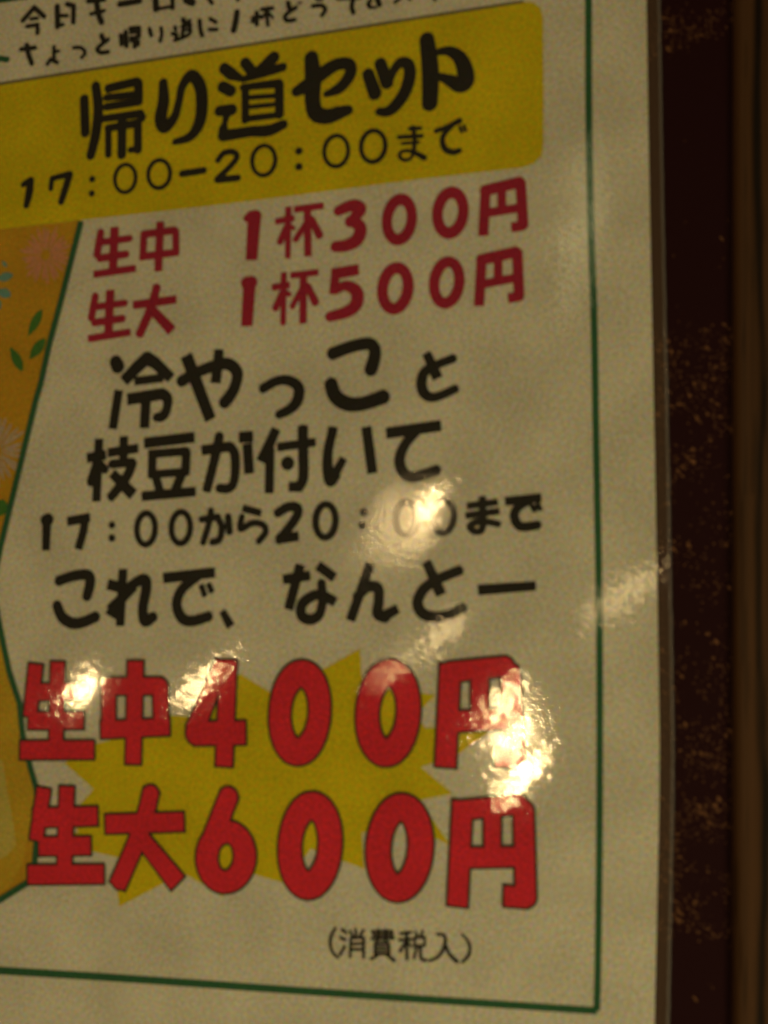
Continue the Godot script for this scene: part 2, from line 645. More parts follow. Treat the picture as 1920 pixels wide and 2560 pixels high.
# the clear laminating film: a gently warped skin over the print that stands out past the paper
func film(t: Node):
	var nx := 130
	var ny := 180
	var st := SurfaceTool.new()
	st.begin(Mesh.PRIMITIVE_TRIANGLES)
	for j in ny + 1:
		var y := lerpf(SHEET_BOTTOM - 2.6, SHEET_TOP + 2.6, float(j) / ny)
		for i in nx + 1:
			var x := lerpf(SHEET_LEFT - 2.6, edge_x(y) + FILM_RIM, float(i) / nx)
			var dx := (wave(x + 0.1, y) - wave(x - 0.1, y)) / 0.2
			var dy := (wave(x, y + 0.1) - wave(x, y - 0.1)) / 0.2
			st.set_normal(Vector3(-dx, -dy, 1).normalized())
			var r := Vector2(x, -y).rotated(-0.72)
			st.set_uv(Vector2(r.x, r.y) / 60.0)
			st.add_vertex(Vector3(x, y, FILM_Z + wave(x, y)) * MM)
	for j in ny:
		for i in nx:
			var a := j * (nx + 1) + i
			for k in [a, a + nx + 1, a + nx + 2, a, a + nx + 2, a + 1]:
				st.add_index(k)
	st.generate_tangents()
	sealed_margin(t)
	part("clear_film", st.commit(), film_material(), t)
	# its sealed rim: a thin uneven bead of plastic
	st = SurfaceTool.new()
	st.begin(Mesh.PRIMITIVE_TRIANGLES)
	var n := 3600
	var ring := 16
	var lump := noise(41, 0.75, 2)
	for j in n + 1:
		var y := lerpf(SHEET_BOTTOM - 2.6, SHEET_TOP + 2.6, float(j) / n)
		var sealed := smoothstep(-90.0, -82.0, y) * (1.0 - smoothstep(-52.0, -40.0, y)) + 0.35 * smoothstep(-40.0, -30.0, y) * (1.0 - smoothstep(10.0, 30.0, y))
		var up := (0.12 + sealed) * 0.24 * lump.get_noise_1d(y) + 0.05 * lump.get_noise_2d(y * 0.3, 5.0)
		var out_by := 0.10 * lump.get_noise_2d(y * 0.4, 9.0)
		for i in ring:
			var a := TAU * i / ring
			st.set_uv(Vector2(float(i) / ring, y * 0.1))
			st.add_vertex(Vector3(edge_x(y) + FILM_RIM + cos(a) * 0.30 + out_by, y, FILM_Z - 0.25 + sin(a) * 0.14 + up) * MM)
	for j in n:
		for i in ring:
			var a := j * ring + i
			var b := j * ring + (i + 1) % ring
			for k in [a, a + ring, b + ring, a, b + ring, b]:
				st.add_index(k)
	st.generate_normals()
	var m := StandardMaterial3D.new()
	m.transparency = BaseMaterial3D.TRANSPARENCY_ALPHA
	m.albedo_color = Color(1, 1, 1, 0.05)
	m.roughness = 0.05
	part("film_rim", st.commit(), m, t)


# where the two films are sealed to each other, past the paper: a faint brown tint
func sealed_margin(t: Node):
	var st := SurfaceTool.new()
	st.begin(Mesh.PRIMITIVE_TRIANGLES)
	var n := 100
	for j in n + 1:
		var y := lerpf(SHEET_BOTTOM - 2.6, SHEET_TOP + 2.6, float(j) / n)
		for x in [edge_x(y) + 0.02, edge_x(y) + FILM_RIM]:
			st.set_normal(Vector3.BACK)
			st.set_uv(Vector2(x, -y) / 128.0)
			st.add_vertex(Vector3(x, y, PAPER_Z) * MM)
	for j in n:
		for k in [0, 2, 3, 0, 3, 1]:
			st.add_index(j * 2 + k)
	var m := flat(Color(0.55, 0.36, 0.22), 0.6)
	m.transparency = BaseMaterial3D.TRANSPARENCY_ALPHA
	m.albedo_color.a = 0.11
	part("sealed_margin", st.commit(), m, t)


const FILM_RIM := 2.5

# ---------------------------------------------------------------- what is printed
const PANEL: PackedVector2Array = [Vector2(-123.99, 99.49), Vector2(-91.61, 99.48), Vector2(-28.73, 99.48), Vector2(20.32, 99.48), Vector2(29.37, 99.51), Vector2(31.4, 99.03), Vector2(32.76, 97.83), Vector2(33.39, 95.85), Vector2(33.33, 83.26), Vector2(33.18, 69.99), Vector2(32.76, 67.88), Vector2(31.46, 66.59), Vector2(29.05, 65.92), Vector2(8.45, 66.08), Vector2(-13.99, 65.85), Vector2(-38.95, 65.76), Vector2(-69.73, 66.05), Vector2(-90.5, 66.2), Vector2(-122.49, 66.2)]
const ORANGE: PackedVector2Array = [Vector2(-122.49, 66.2), Vector2(-90.5, 66.2), Vector2(-69.53, 66.03), Vector2(-74.12, 48.27), Vector2(-76.66, 39.34), Vector2(-79.61, 27.57), Vector2(-83.53, 11.79), Vector2(-85.58, 3.74), Vector2(-87.53, -4.12), Vector2(-88.74, -10.1), Vector2(-88.57, -15.25), Vector2(-86.61, -22.88), Vector2(-84.46, -30.6), Vector2(-81.68, -37.25), Vector2(-80.68, -44.01), Vector2(-78.52, -50.79), Vector2(-76.93, -55.13), Vector2(-76.43, -62.1), Vector2(-77.24, -73.62), Vector2(-78.58, -74.08), Vector2(-85.66, -78.11), Vector2(-97.3, -85.03), Vector2(-115.21, -95.08)]
const GOLDEN: PackedVector2Array = [Vector2(-108.52, -8.68), Vector2(-93.83, -15.13), Vector2(-86.61, -22.88), Vector2(-84.46, -30.6), Vector2(-81.68, -37.25), Vector2(-80.68, -44.01), Vector2(-78.52, -50.79), Vector2(-77.42, -55.14), Vector2(-78.37, -62.14), Vector2(-80.05, -70.38), Vector2(-82.83, -74.97), Vector2(-89.58, -78.52), Vector2(-110.4, -87.33)]
const CREAM: PackedVector2Array = [Vector2(-107.13, -42.48), Vector2(-86.64, -48.65), Vector2(-85.43, -49.47), Vector2(-84.03, -56.09), Vector2(-82.46, -62.25), Vector2(-81.64, -66.5), Vector2(-84, -68.87), Vector2(-105.7, -77.11)]
const STAR: PackedVector2Array = [Vector2(-4.73, -26.64), Vector2(-4.38, -31.92), Vector2(0.19, -34.41), Vector2(10.81, -35.58), Vector2(6.91, -39.45), Vector2(8.69, -41.87), Vector2(23.33, -41.2), Vector2(15.41, -46.71), Vector2(7.87, -49.28), Vector2(14.18, -54.12), Vector2(7.61, -55.45), Vector2(13.58, -63.64), Vector2(3.31, -59.9), Vector2(-4.23, -61.91), Vector2(-3.8, -68.69), Vector2(-14.91, -65.26), Vector2(-20.13, -72.09), Vector2(-26.85, -70.57), Vector2(-33.77, -75.01), Vector2(-38.85, -72.57), Vector2(-42.53, -70.83), Vector2(-56.94, -78.02), Vector2(-57.58, -74.39), Vector2(-54.57, -68.72), Vector2(-71.52, -66.03), Vector2(-75.39, -64.68), Vector2(-66.83, -63.47), Vector2(-68.81, -60.28), Vector2(-63.46, -54.72), Vector2(-70.54, -49.53), Vector2(-63.03, -45.44), Vector2(-55.11, -43.67), Vector2(-45.98, -39.59), Vector2(-41.25, -39.89), Vector2(-36.08, -36.69), Vector2(-30.55, -31.29), Vector2(-22.87, -35.6), Vector2(-11.47, -30.08)]
const LEAVES := [[Vector2(-82.04, 41.62), Vector2(-78.69, 47.26), 1.25], [Vector2(-81.58, 36.47), Vector2(-77.7, 40.74), 1.4], [Vector2(-86.54, 39.5), Vector2(-83.12, 33.95), 1.25], [Vector2(-89.67, 5.3), Vector2(-85.98, 3.76), 2.03]]
const TEAL := [[Vector2(-90.64, 55.03), Vector2(-86.24, 55.51), 1.09], [Vector2(-90.24, 52.48), Vector2(-86.6, 50.89), 1.17], [Vector2(-91.01, 50.75), Vector2(-89.28, 48.18), 1.01], [Vector2(-89.22, 58.94), Vector2(-87.94, 57.46), 0.47]]
const BORDER_RIGHT := [42.8, 122.56, 0.69, 42.45, 98.09, 0.68, 42.18, 74.03, 0.67, 42.3, 50.35, 0.66, 42.62, 34.78, 0.66, 42.66, 11.81, 0.65, 42.79, -14.48, 0.64, 42.67, -32.93, 0.63, 42.39, -51.13, 0.62, 42.1, -65.5, 0.62, 41.63, -81.93, 0.61, 41.25, -92.14, 0.61]
const BORDER_BOTTOM := [-147.47, -92.11, 0.88, -85.18, -92.15, 0.8, -56.81, -92.05, 0.76, -4.81, -92.16, 0.7, 41.25, -92.14, 0.65]
const SLANT_UP := [-69.52, 65.76, 0.7, -74.12, 48.27, 0.7, -76.66, 39.34, 0.7, -78.6, 30.56, 0.7, -79.61, 27.57, 0.7, -83.53, 11.79, 0.7, -85.58, 3.74, 0.7, -87.53, -4.12, 0.7, -88.74, -10.1, 0.7, -88.57, -15.25, 0.7, -86.61, -22.88, 0.69, -84.46, -30.6, 0.69, -81.68, -37.25, 0.68, -80.68, -44.01, 0.68, -78.52, -50.79, 0.67, -76.93, -55.13, 0.67, -76.43, -62.1, 0.67, -77.24, -73.62, 0.66]
const SLANT_DOWN := [-77.05, -73.53, 0.66, -78.58, -74.08, 0.66, -85.66, -78.11, 0.67, -97.3, -85.03, 0.68]
const KEYLINE := [-123.99, 99.48, 0.33, -91.61, 99.48, 0.32, -61.15, 99.48, 0.3, -28.73, 99.48, 0.29, -5.32, 99.48, 0.28, 20.32, 99.48, 0.27, 29.37, 99.48, 0.26]
const CORNER := [-95.45, 119.19, 0.6, -85.98, 118.81, 0.59, -71.6, 118.54, 0.58]
const SMEAR := [-94.99, 106.09, 0.7, -91.82, 105.54, 0.69, -89.5, 104.93, 0.69]
const LINES := [
	{"called": "note_text", "label": "small handwritten greeting, upper line", "ink": "black", "on": 0, "characters": [
		["今", [["lr", [-82.76, 115.92, 0.6, -85.65, 113.33, 0.6]], ["lr", [-82.76, 115.92, 0.6, -80.15, 113.43, 0.59]], ["lr", [-83.53, 113.38, 0.43, -81.83, 113.31, 0.43]], ["lr", [-84.54, 111.82, 0.49, -81.79, 111.78, 0.49]], ["lr", [-81.79, 111.78, 0.54, -81.73, 109.88, 0.54]]]],
		["日", [["lr", [-76.84, 115.18, 0.7, -76.61, 110.61, 0.7]], ["lr", [-74.34, 115.36, 0.59, -72.66, 114.71, 0.59, -72.66, 110.95, 0.59]], ["lr", [-76.36, 113.03, 0.46, -74.27, 112.7, 0.46]], ["lr", [-76.51, 110.79, 0.46, -75.26, 110.78, 0.46]]]],
		["も", [["lr", [-68.95, 115.26, 0.64, -65.04, 115.01, 0.63]], ["sr", [-67.12, 116.28, 0.69, -66.4, 112.05, 0.69, -65.53, 109.86, 0.69]], ["lr", [-68.25, 112.15, 0.45, -64.98, 112.38, 0.45]]]],
		["一", [["lr", [-61.06, 113.26, 0.71, -56.21, 113.24, 0.7]]]],
		["日", [["lr", [-52.43, 114.3, 0.75, -52.16, 110.75, 0.75]], ["lr", [-50.23, 113.95, 0.52, -48.24, 113.44, 0.52, -48.19, 110.31, 0.51]], ["lr", [-51.96, 110.72, 0.39, -48.59, 110.74, 0.39]]]],
		["お", [["lr", [-44.86, 111.62, 0.87, -43.48, 110.85, 0.87]], ["lr", [-45.09, 113.12, 0.51, -44.27, 111.53, 0.51]]]],
		["つ", [["lr", [-39.39, 110.93, 0.46, -38.79, 109.93, 0.46]], ["lr", [-40.38, 112, 0.46, -39.39, 110.93, 0.46]]]],
		["か", [["lr", [-33.02, 110.46, 0.43, -32.63, 109.68, 0.43]]]],
	]},
	{"called": "note_text", "label": "small handwritten greeting, lower line", "ink": "black", "on": 0, "characters": [
		["ち", [["lr", [-85.87, 106.71, 0.54, -82.26, 106.55, 0.54]], ["sr", [-84.41, 107.44, 0.62, -83.92, 105.28, 0.62, -83, 103.07, 0.62]]]],
		["ょ", [["lr", [-77.42, 106.03, 0.48, -77.34, 103.2, 0.48]], ["lr", [-77.39, 104.89, 0.38, -76.13, 104.9, 0.37]], ["lr", [-78.99, 102.31, 0.48, -78.18, 103.32, 0.48, -76.48, 102.32, 0.48]]]],
		["っ", [["sr", [-72.4, 105.1, 0.43, -70.54, 104.82, 0.42, -69.47, 103.55, 0.42, -70.27, 102.55, 0.42]]]],
		["と", [["lr", [-65.46, 106.86, 0.58, -64.81, 105.28, 0.58]], ["sr", [-63.8, 105.69, 0.5, -66.41, 104.03, 0.5, -65.57, 102.98, 0.5, -63.73, 102.89, 0.5]]]],
		["帰", [["lr", [-59.49, 106.71, 0.57, -59.22, 103.52, 0.57]], ["lr", [-60.69, 106.15, 0.52, -60.44, 104.07, 0.52]], ["lr", [-58.3, 107.27, 0.57, -56.28, 107.14, 0.57, -56.25, 105.29, 0.57]], ["lr", [-58.28, 106.34, 0.37, -56.47, 106.25, 0.36]], ["lr", [-58.25, 105.23, 0.39, -56.24, 105.11, 0.39]], ["lr", [-57.24, 105.07, 0.52, -57.2, 103.04, 0.52]], ["lr", [-58.24, 104.49, 0.36, -56.22, 104.19, 0.36, -56.3, 103.28, 0.36]]]],
		["り", [["lr", [-53.67, 106.56, 0.49, -53.24, 105.03, 0.49]], ["sr", [-50.88, 106.32, 0.44, -50.66, 105.01, 0.44, -51.03, 103.41, 0.44]]]],
		["道", [["lr", [-47.52, 105.99, 0.44, -47.31, 105.41, 0.44]], ["lr", [-48.09, 104.62, 0.46, -47.1, 104.28, 0.46, -47.27, 103.22, 0.46]], ["lr", [-47.47, 103.06, 0.44, -45.31, 103.47, 0.43, -44.15, 103.84, 0.43]], ["lr", [-45.58, 107.34, 0.59, -44.97, 106.34, 0.59]], ["lr", [-44, 106.92, 0.43, -44.58, 106.28, 0.43]], ["lr", [-45.75, 105.91, 0.46, -43.79, 105.97, 0.46]], ["lr", [-45.55, 105.51, 0.43, -45.72, 104.08, 0.43]], ["lr", [-43.98, 105.64, 0.46, -43.76, 104.33, 0.46]], ["lr", [-45.54, 104.96, 0.33, -43.97, 104.91, 0.33]]]],
		["に", [["sr", [-41.66, 106.55, 0.51, -41.43, 104.52, 0.51, -41.02, 103.19, 0.51]], ["lr", [-39.13, 106.53, 0.46, -37.76, 105.59, 0.45]], ["lr", [-39.29, 104.2, 0.43, -37.55, 103.93, 0.43]]]],
		["1", [["sr", [-32.88, 107.01, 0.68, -33.15, 105.07, 0.68, -33.6, 103.15, 0.68]]]],
		["杯", [["lr", [-28.29, 106.21, 0.51, -28.26, 103.64, 0.51]], ["lr", [-29.18, 105.21, 0.48, -27.38, 105.21, 0.47]], ["lr", [-28.57, 104.83, 0.4, -29.32, 104.37, 0.4]], ["lr", [-27.09, 106.73, 0.47, -24.7, 106.64, 0.47]], ["lr", [-26.04, 106.43, 0.43, -25.71, 103.11, 0.43]], ["lr", [-26.18, 105.88, 0.35, -27.07, 104.88, 0.36]], ["lr", [-25.59, 105.79, 0.32, -24.53, 104.49, 0.31]]]],
		["ど", [["lr", [-21.13, 107.22, 0.55, -20.68, 105.59, 0.55]], ["sr", [-19.35, 105.94, 0.47, -21.7, 104.62, 0.47, -21.4, 103.44, 0.47, -19.62, 103.31, 0.47]], ["lr", [-18.78, 106.7, 0.27, -18.75, 106.7, 0.27]], ["lr", [-18.25, 106.85, 0.23, -18.22, 106.84, 0.23]]]],
		["う", [["lr", [-14.65, 106.9, 0.35, -13.48, 106.71, 0.35]], ["sr", [-15.52, 105.63, 0.47, -13.48, 105.44, 0.46, -12.74, 104.35, 0.46, -13.47, 103.34, 0.46]]]],
		["で", [["lr", [-10, 106.3, 0.38, -5.1, 105.77, 0.38]], ["sr", [-6.53, 105.61, 0.5, -6.87, 104.27, 0.5, -6.52, 102.82, 0.5]]]],
		["す", [["sr", [-2.81, 104.74, 0.46, -3.24, 104.11, 0.46, -2.81, 103.4, 0.46]], ["lr", [-1.39, 105.48, 0.57, -0.82, 103.59, 0.57]], ["lr", [-2.81, 103.35, 0.3, -1.67, 103.17, 0.3]]]],
		["か", [["lr", [2.57, 103.61, 0.38, 3.98, 104.35, 0.38]], ["lr", [5.38, 103.99, 0.3, 5.94, 103.62, 0.3]]]],
		["。", [["lr", [10.67, 103.28, 0.33, 11.22, 102.65, 0.33]]]],
	]},
	{"called": "heading_text", "label": "bold black brush heading on the yellow panel", "ink": "black", "on": 1, "characters": [
		["帰", [["lr", [-69.39, 92.97, 1.13, -68.91, 85.42, 1.12]], ["sr", [-66.58, 95.55, 1.09, -65.83, 90.37, 1.22, -66.31, 84.81, 1.21, -67.44, 80.18, 1.09]], ["lr", [-63.44, 94.61, 1.02, -56.53, 95.14, 1.01]], ["lr", [-56.06, 94.66, 1.07, -55.98, 90.73, 1.07]], ["lr", [-63.86, 92.58, 0.83, -56.17, 92.29, 0.82]], ["lr", [-63.81, 90.52, 0.89, -55.89, 90.58, 0.88]], ["lr", [-64.52, 87.95, 0.83, -55.46, 87.88, 0.94, -55.08, 86.99, 1.01]], ["lr", [-63.23, 85.54, 0.83, -63.09, 79.79, 0.82]], ["lr", [-63.39, 85.7, 0.83, -56.03, 85.86, 0.94]], ["lr", [-59.88, 87.06, 1.11, -59.8, 79.39, 1.1]], ["lr", [-56.03, 85.72, 1.01, -55.91, 80.02, 1]], ["lr", [-55.91, 80.02, 0.69, -57.74, 80.16, 0.69]]]],
		["り", [["sr", [-50.07, 93.96, 1.06, -49.9, 89.91, 1.41, -50.53, 86.12, 1.5, -49.5, 84.19, 1.43, -47.28, 85.97, 1.06, -46.21, 89.41, 0.93, -45.54, 92.5, 0.99, -43.4, 94.69, 1.3, -41.28, 92.05, 1.42, -40.77, 87.86, 1.42, -41.31, 84.09, 1.35, -43.33, 81.34, 1.05, -47.04, 80.57, 0.68]]]],
		["道", [["lr", [-35.6, 95.06, 1.3, -33.93, 93.6, 1.36, -31.09, 91.99, 0.55]], ["lr", [-35.9, 91.12, 1.3, -34.11, 89.99, 1.29]], ["lr", [-36.65, 85.97, 1.17, -33.83, 85.87, 1.29]], ["lr", [-34.88, 85.24, 0.98, -35.32, 83.32, 0.61, -35.71, 81.84, 1.11]], ["sr", [-35.58, 80.61, 1.41, -33.76, 80.49, 1.22, -29.32, 80.58, 1.16, -25.27, 80.28, 1.27, -21.95, 81.15, 1.02]], ["lr", [-30.78, 95.58, 1.23, -29.12, 93.36, 1.22]], ["lr", [-24.27, 95.85, 1.34, -27.25, 93.43, 1.34]], ["lr", [-31.21, 92.12, 0.74, -26.55, 92.89, 1.04, -22.17, 93.47, 0.97]], ["lr", [-30.71, 90.18, 0.88, -30.63, 83.26, 0.88]], ["lr", [-22.94, 89.76, 1.03, -22.83, 83.44, 1.03]], ["lr", [-31.3, 90.37, 0.74, -23.06, 90.1, 0.97]], ["lr", [-30.57, 88.02, 0.56, -22.92, 87.47, 0.56]], ["lr", [-30.55, 85.93, 0.51, -22.9, 85.67, 0.51]], ["lr", [-30.52, 83.46, 0.71, -22.77, 83.32, 0.7]]]],
		["セ", [["sr", [-15.76, 94.48, 1.57, -15.37, 90.26, 1.87, -15.42, 85.45, 1.75, -14.62, 82.54, 1.74, -12.11, 81.55, 1.64, -9.9, 81.92, 1.49, -7.55, 82.27, 1.07]], ["sr", [-19.01, 87.82, 1.15, -16.34, 88.92, 1.57, -12.99, 91, 1.5, -9.94, 92.3, 1.35, -7.45, 91.94, 1.31, -7.03, 90.15, 1.31, -8.26, 88.2, 1.25, -9.92, 86.97, 1.13, -12.41, 86.32, 0.66]]]],
		["ッ", [["lr", [-3.19, 89.21, 1.3, -1.74, 85.05, 1.47]], ["lr", [-0.55, 91.08, 1.3, 0.89, 86.93, 1.41]], ["sr", [1.43, 87.38, 0.88, 2.38, 89.35, 0.94, 3.86, 90.71, 1.11, 5.47, 89.96, 1.25, 5.74, 87.56, 1.34, 4.66, 84.31, 1.34, 2.78, 81.94, 1.28, 1.03, 80.87, 1.11, -0.86, 81.07, 0.82]]]],
		["ト", [["sr", [9.41, 94.63, 1.6, 10.01, 89.57, 1.8, 10.13, 85.12, 1.79, 9.99, 81.37, 1.67]], ["sr", [12.01, 91.76, 0.75, 14.12, 91.58, 1.04, 16.21, 89.97, 1.43, 17.37, 87.22, 1.71, 17.49, 84.87, 1.77, 16.18, 84.28, 1.57, 14.61, 85.27, 1.32, 11.99, 86.68, 0.75]]]],
	]},
	{"called": "hours_text", "label": "thin black opening hours under the heading", "ink": "black", "on": 1, "characters": [
		["1", [["lr", [-84.27, 75.6, 0.67, -82.55, 76.45, 0.67]], ["sr", [-82.44, 76.27, 0.89, -82.72, 73.53, 0.98, -83.34, 70.82, 0.76]]]],
		["7", [["lr", [-77.23, 73.88, 0.62, -77.04, 76.13, 0.62]], ["lr", [-77.04, 76.13, 0.62, -72.58, 76.58, 0.75]], ["sr", [-72.57, 76.42, 0.83, -73.58, 73.46, 0.88, -74.55, 70.66, 0.79]]]],
		[":", [["lr", [-66.97, 74.79, 0.74, -66.93, 74.79, 0.74]], ["lr", [-66.96, 71.61, 0.74, -66.92, 71.6, 0.74]]]],
		["0", [["o", [-58.84, 74, 2.98, -0.68, 0.4, 3.44, 0.68, 0.75]]]],
		["0", [["o", [-50.67, 74, 3.11, -0.71, 0.41, 3.47, 0.68, 0.73]]]],
		["-", [["lr", [-45.22, 73.42, 0.76, -40.12, 73.54, 0.75]]]],
		["2", [["sr", [-36.84, 75.34, 0.67, -35.44, 76.73, 0.66, -33.27, 76.68, 0.66, -32.48, 75.43, 0.66, -34.06, 73.6, 0.66, -37.05, 71.3, 0.66]], ["lr", [-36.88, 71.12, 0.75, -32.19, 71.01, 0.74]]]],
		["0", [["o", [-26.32, 74.01, 3.11, -0.73, 0.44, 3.57, 0.68, 0.75]]]],
		[":", [["lr", [-18.41, 75.04, 0.81, -18.38, 75.04, 0.81]], ["lr", [-18.39, 71.73, 0.81, -18.36, 71.73, 0.81]]]],
		["0", [["o", [-10.14, 74.02, 3.07, -0.74, 0.46, 3.63, 0.7, 0.75]]]],
		["0", [["o", [-2.1, 74.03, 3.1, -0.75, 0.47, 3.68, 0.67, 0.74]]]],
		["ま", [["lr", [5.73, 76.66, 0.43, 7.99, 76.52, 0.43]], ["lr", [3.45, 75.2, 0.46, 8.25, 74.86, 0.46]], ["lr", [4.12, 73.82, 0.35, 7.58, 73.65, 0.35]], ["sr", [6.45, 76.9, 0.46, 6.79, 74.39, 0.46, 6.6, 72.09, 0.46]], ["sr", [6.6, 71.83, 0.35, 5.85, 70.5, 0.35, 4.52, 70.35, 0.38, 3.58, 71.16, 0.41, 3.85, 72.04, 0.35, 5.32, 72.19, 0.35, 6.92, 71.48, 0.52, 8.77, 70.32, 0.63]]]],
		["で", [["sr", [11.29, 75.48, 0.52, 13.53, 75.99, 0.51, 16.15, 76.94, 0.63]], ["sr", [14.57, 75.98, 0.43, 13, 74.64, 0.54, 12.6, 73.15, 0.57, 13.25, 71.47, 0.63, 14.81, 70.69, 0.63, 16.11, 70.86, 0.57]], ["lr", [16.27, 75.64, 0.34, 16.65, 74.64, 0.34]], ["lr", [17.13, 75.78, 0.34, 17.49, 74.79, 0.34]]]],
	]},
	{"called": "price_text", "label": "dark red price row, one medium glass", "ink": "crimson", "on": 0, "characters": [
		["生", [["lr", [-64.61, 62.7, 0.87, -65.38, 58.01, 0.87]], ["lr", [-64.73, 60.58, 0.75, -57.52, 60.7, 0.75]], ["lr", [-64.65, 57.08, 0.83, -58.32, 57.37, 0.82]], ["lf", [-61.2, 63.61, 1.01, -61.4, 53.97, 1.01]], ["lf", [-66.16, 53.7, 0.79, -55.88, 54.07, 0.78]]]],
		["中", [["lf", [-54.06, 61.91, 0.82, -54.28, 55.65, 0.81]], ["lr", [-54.05, 61.28, 0.82, -46.81, 61.37, 0.81]], ["lf", [-46.54, 61.44, 0.81, -46.35, 56.11, 0.8]], ["lf", [-54.99, 56.41, 0.81, -45.71, 56.58, 0.8]], ["lf", [-50.22, 63.62, 0.92, -50.5, 52.87, 0.92]]]],
		["1", [["lr", [-29.03, 62.36, 1.28, -28.14, 62.27, 1.43]], ["lr", [-30.02, 62.16, 0.79, -28.86, 61.88, 0.78]], ["lf", [-28.28, 62.9, 1.5, -28.89, 53.16, 1.31]]]],
		["杯", [["lf", [-20.68, 63.58, 0.7, -20.71, 52.72, 0.6]], ["lf", [-23.62, 60.73, 0.66, -19.32, 61.07, 0.66]], ["lr", [-21.17, 59.29, 0.62, -22.44, 56.46, 0.75]], ["lr", [-20.6, 59.61, 0.48, -19.55, 58.97, 0.48]], ["lf", [-19.41, 62.83, 0.7, -12.84, 62.94, 0.7]], ["lr", [-16.26, 60.29, 0.61, -18.96, 56.56, 0.66]], ["lf", [-16.43, 62.43, 0.8, -16.25, 52.73, 0.8]], ["lr", [-15.46, 60.35, 0.7, -13.8, 56.93, 0.87]]]],
		["3", [["sr", [-9.6, 61.49, 1.05, -6.54, 62.26, 1.24, -4.88, 61.18, 1.3, -7.16, 58.82, 0.98]], ["sr", [-7.16, 59.12, 0.98, -5.12, 58, 1.23, -4.87, 56.48, 1.36, -5.74, 54.93, 1.36, -7.93, 54.11, 1.24, -10.2, 54.13, 1.11]]]],
		["0", [["o", [3.5, 58.27, 3.65, -0.89, 0.77, 5.2, 0.42, 0.56]]]],
		["0", [["o", [14.19, 58.5, 3.71, -0.91, 0.78, 5.2, 0.42, 0.55]]]],
		["円", [["lf", [21.51, 63.04, 1.03, 20.91, 53.12, 1.02]], ["lr", [21.42, 62.17, 1.12, 28.27, 63.04, 1.11]], ["lr", [28.56, 62.72, 1.05, 28.97, 54.47, 1.04]], ["lf", [29.06, 54.29, 0.98, 26.58, 54.21, 0.98]], ["lf", [24.75, 62.23, 0.87, 24.71, 57.73, 0.86]], ["lf", [21.39, 57.6, 0.87, 28.8, 57.95, 0.86]]]],
	]},
	{"called": "price_text", "label": "dark red price row, one large glass", "ink": "crimson", "on": 0, "characters": [
		["生", [["lr", [-65.58, 48.83, 0.86, -66.39, 44.33, 0.86]], ["lr", [-65.63, 46.53, 0.75, -58.37, 46.78, 0.74]], ["lr", [-65.65, 43.16, 0.82, -58.89, 43.47, 0.81]], ["lf", [-61.94, 49.92, 1.01, -62.2, 40.21, 1]], ["lf", [-67.12, 39.76, 0.79, -56.84, 40.4, 0.77]]]],
		["大", [["lf", [-56.4, 46.13, 0.89, -46.11, 46.47, 0.87]], ["sf", [-50.71, 49.83, 0.95, -52.17, 44.98, 1.03, -54.88, 39.37, 0.99]], ["lf", [-52.34, 45.31, 0.95, -47.01, 39.84, 1.2]]]],
		["1", [["lr", [-30.02, 48.53, 1.21, -28.87, 48.49, 1.35]], ["lf", [-29.21, 49.52, 1.42, -29.79, 39.4, 1.27]]]],
		["杯", [["lf", [-21.58, 49.93, 0.67, -21.64, 38.94, 0.61]], ["lf", [-24.22, 46.96, 0.7, -20.18, 47.19, 0.7]], ["lr", [-22.02, 45.59, 0.61, -23.33, 42.69, 0.77]], ["lr", [-21.38, 45.91, 0.52, -20.33, 45.21, 0.52]], ["lf", [-20.12, 49.07, 0.66, -13.88, 49.23, 0.66]], ["lr", [-17.37, 46.37, 0.61, -19.62, 42.67, 0.61]], ["lf", [-17.22, 48.69, 0.8, -17.25, 38.87, 0.8]], ["lr", [-16.21, 46.49, 0.69, -14.6, 43.09, 0.85]]]],
		["5", [["lf", [-11.06, 48.52, 1.14, -5.16, 48.91, 1.13]], ["lf", [-10.17, 48.35, 0.98, -10.63, 44.36, 0.91]], ["sr", [-10.35, 45.08, 0.84, -7.9, 45.84, 1.04, -5.65, 44.45, 1.29, -5.64, 41.99, 1.35, -7.57, 40.53, 1.23, -11.33, 39.81, 1.04]]]],
		["0", [["o", [2.64, 44.34, 3.79, -0.86, 0.78, 5.22, 0.4, 0.57]]]],
		["0", [["o", [13.38, 44.52, 3.61, -0.83, 0.78, 5.16, 0.41, 0.58]]]],
		["円", [["lf", [20.62, 49.27, 1.02, 19.94, 39.24, 1.02]], ["lr", [20.53, 48.41, 1.11, 27.41, 49.23, 1.1]], ["lr", [27.76, 48.91, 1.04, 28.03, 40.53, 1.03]], ["lf", [28.11, 40.44, 0.97, 25.82, 40.21, 0.98]], ["lf", [23.9, 48.14, 0.86, 23.87, 43.97, 0.86]], ["lf", [20.49, 43.48, 0.86, 27.8, 44.18, 0.85]]]],
	]},
	{"called": "offer_text", "label": "large black offer line with small kana", "ink": "black", "on": 0, "characters": [
		["冷", [["lr", [-60.26, 34.22, 1.44, -59.75, 33.28, 1.56]], ["lf", [-59.4, 28.16, 1.03, -60.66, 19.93, 1.03]], ["lf", [-58.28, 29.94, 1.26, -55.18, 32.68, 1.37, -52.78, 34.48, 1.43, -50.75, 33.25, 1.31, -47, 29.78, 1.13]], ["lf", [-55.69, 29.76, 0.91, -48.85, 30.04, 0.9]], ["lf", [-57.33, 26.01, 1.26, -48.78, 26.67, 1.24]], ["sr", [-49.07, 26.61, 1.24, -47.86, 25.63, 1.18, -47.83, 23.85, 1.01, -48.37, 22.49, 1.07, -49.12, 21.85, 1.07, -50.25, 21.77, 0.96]], ["lf", [-52.84, 26.22, 1.14, -53.13, 19.65, 1.13]]]],
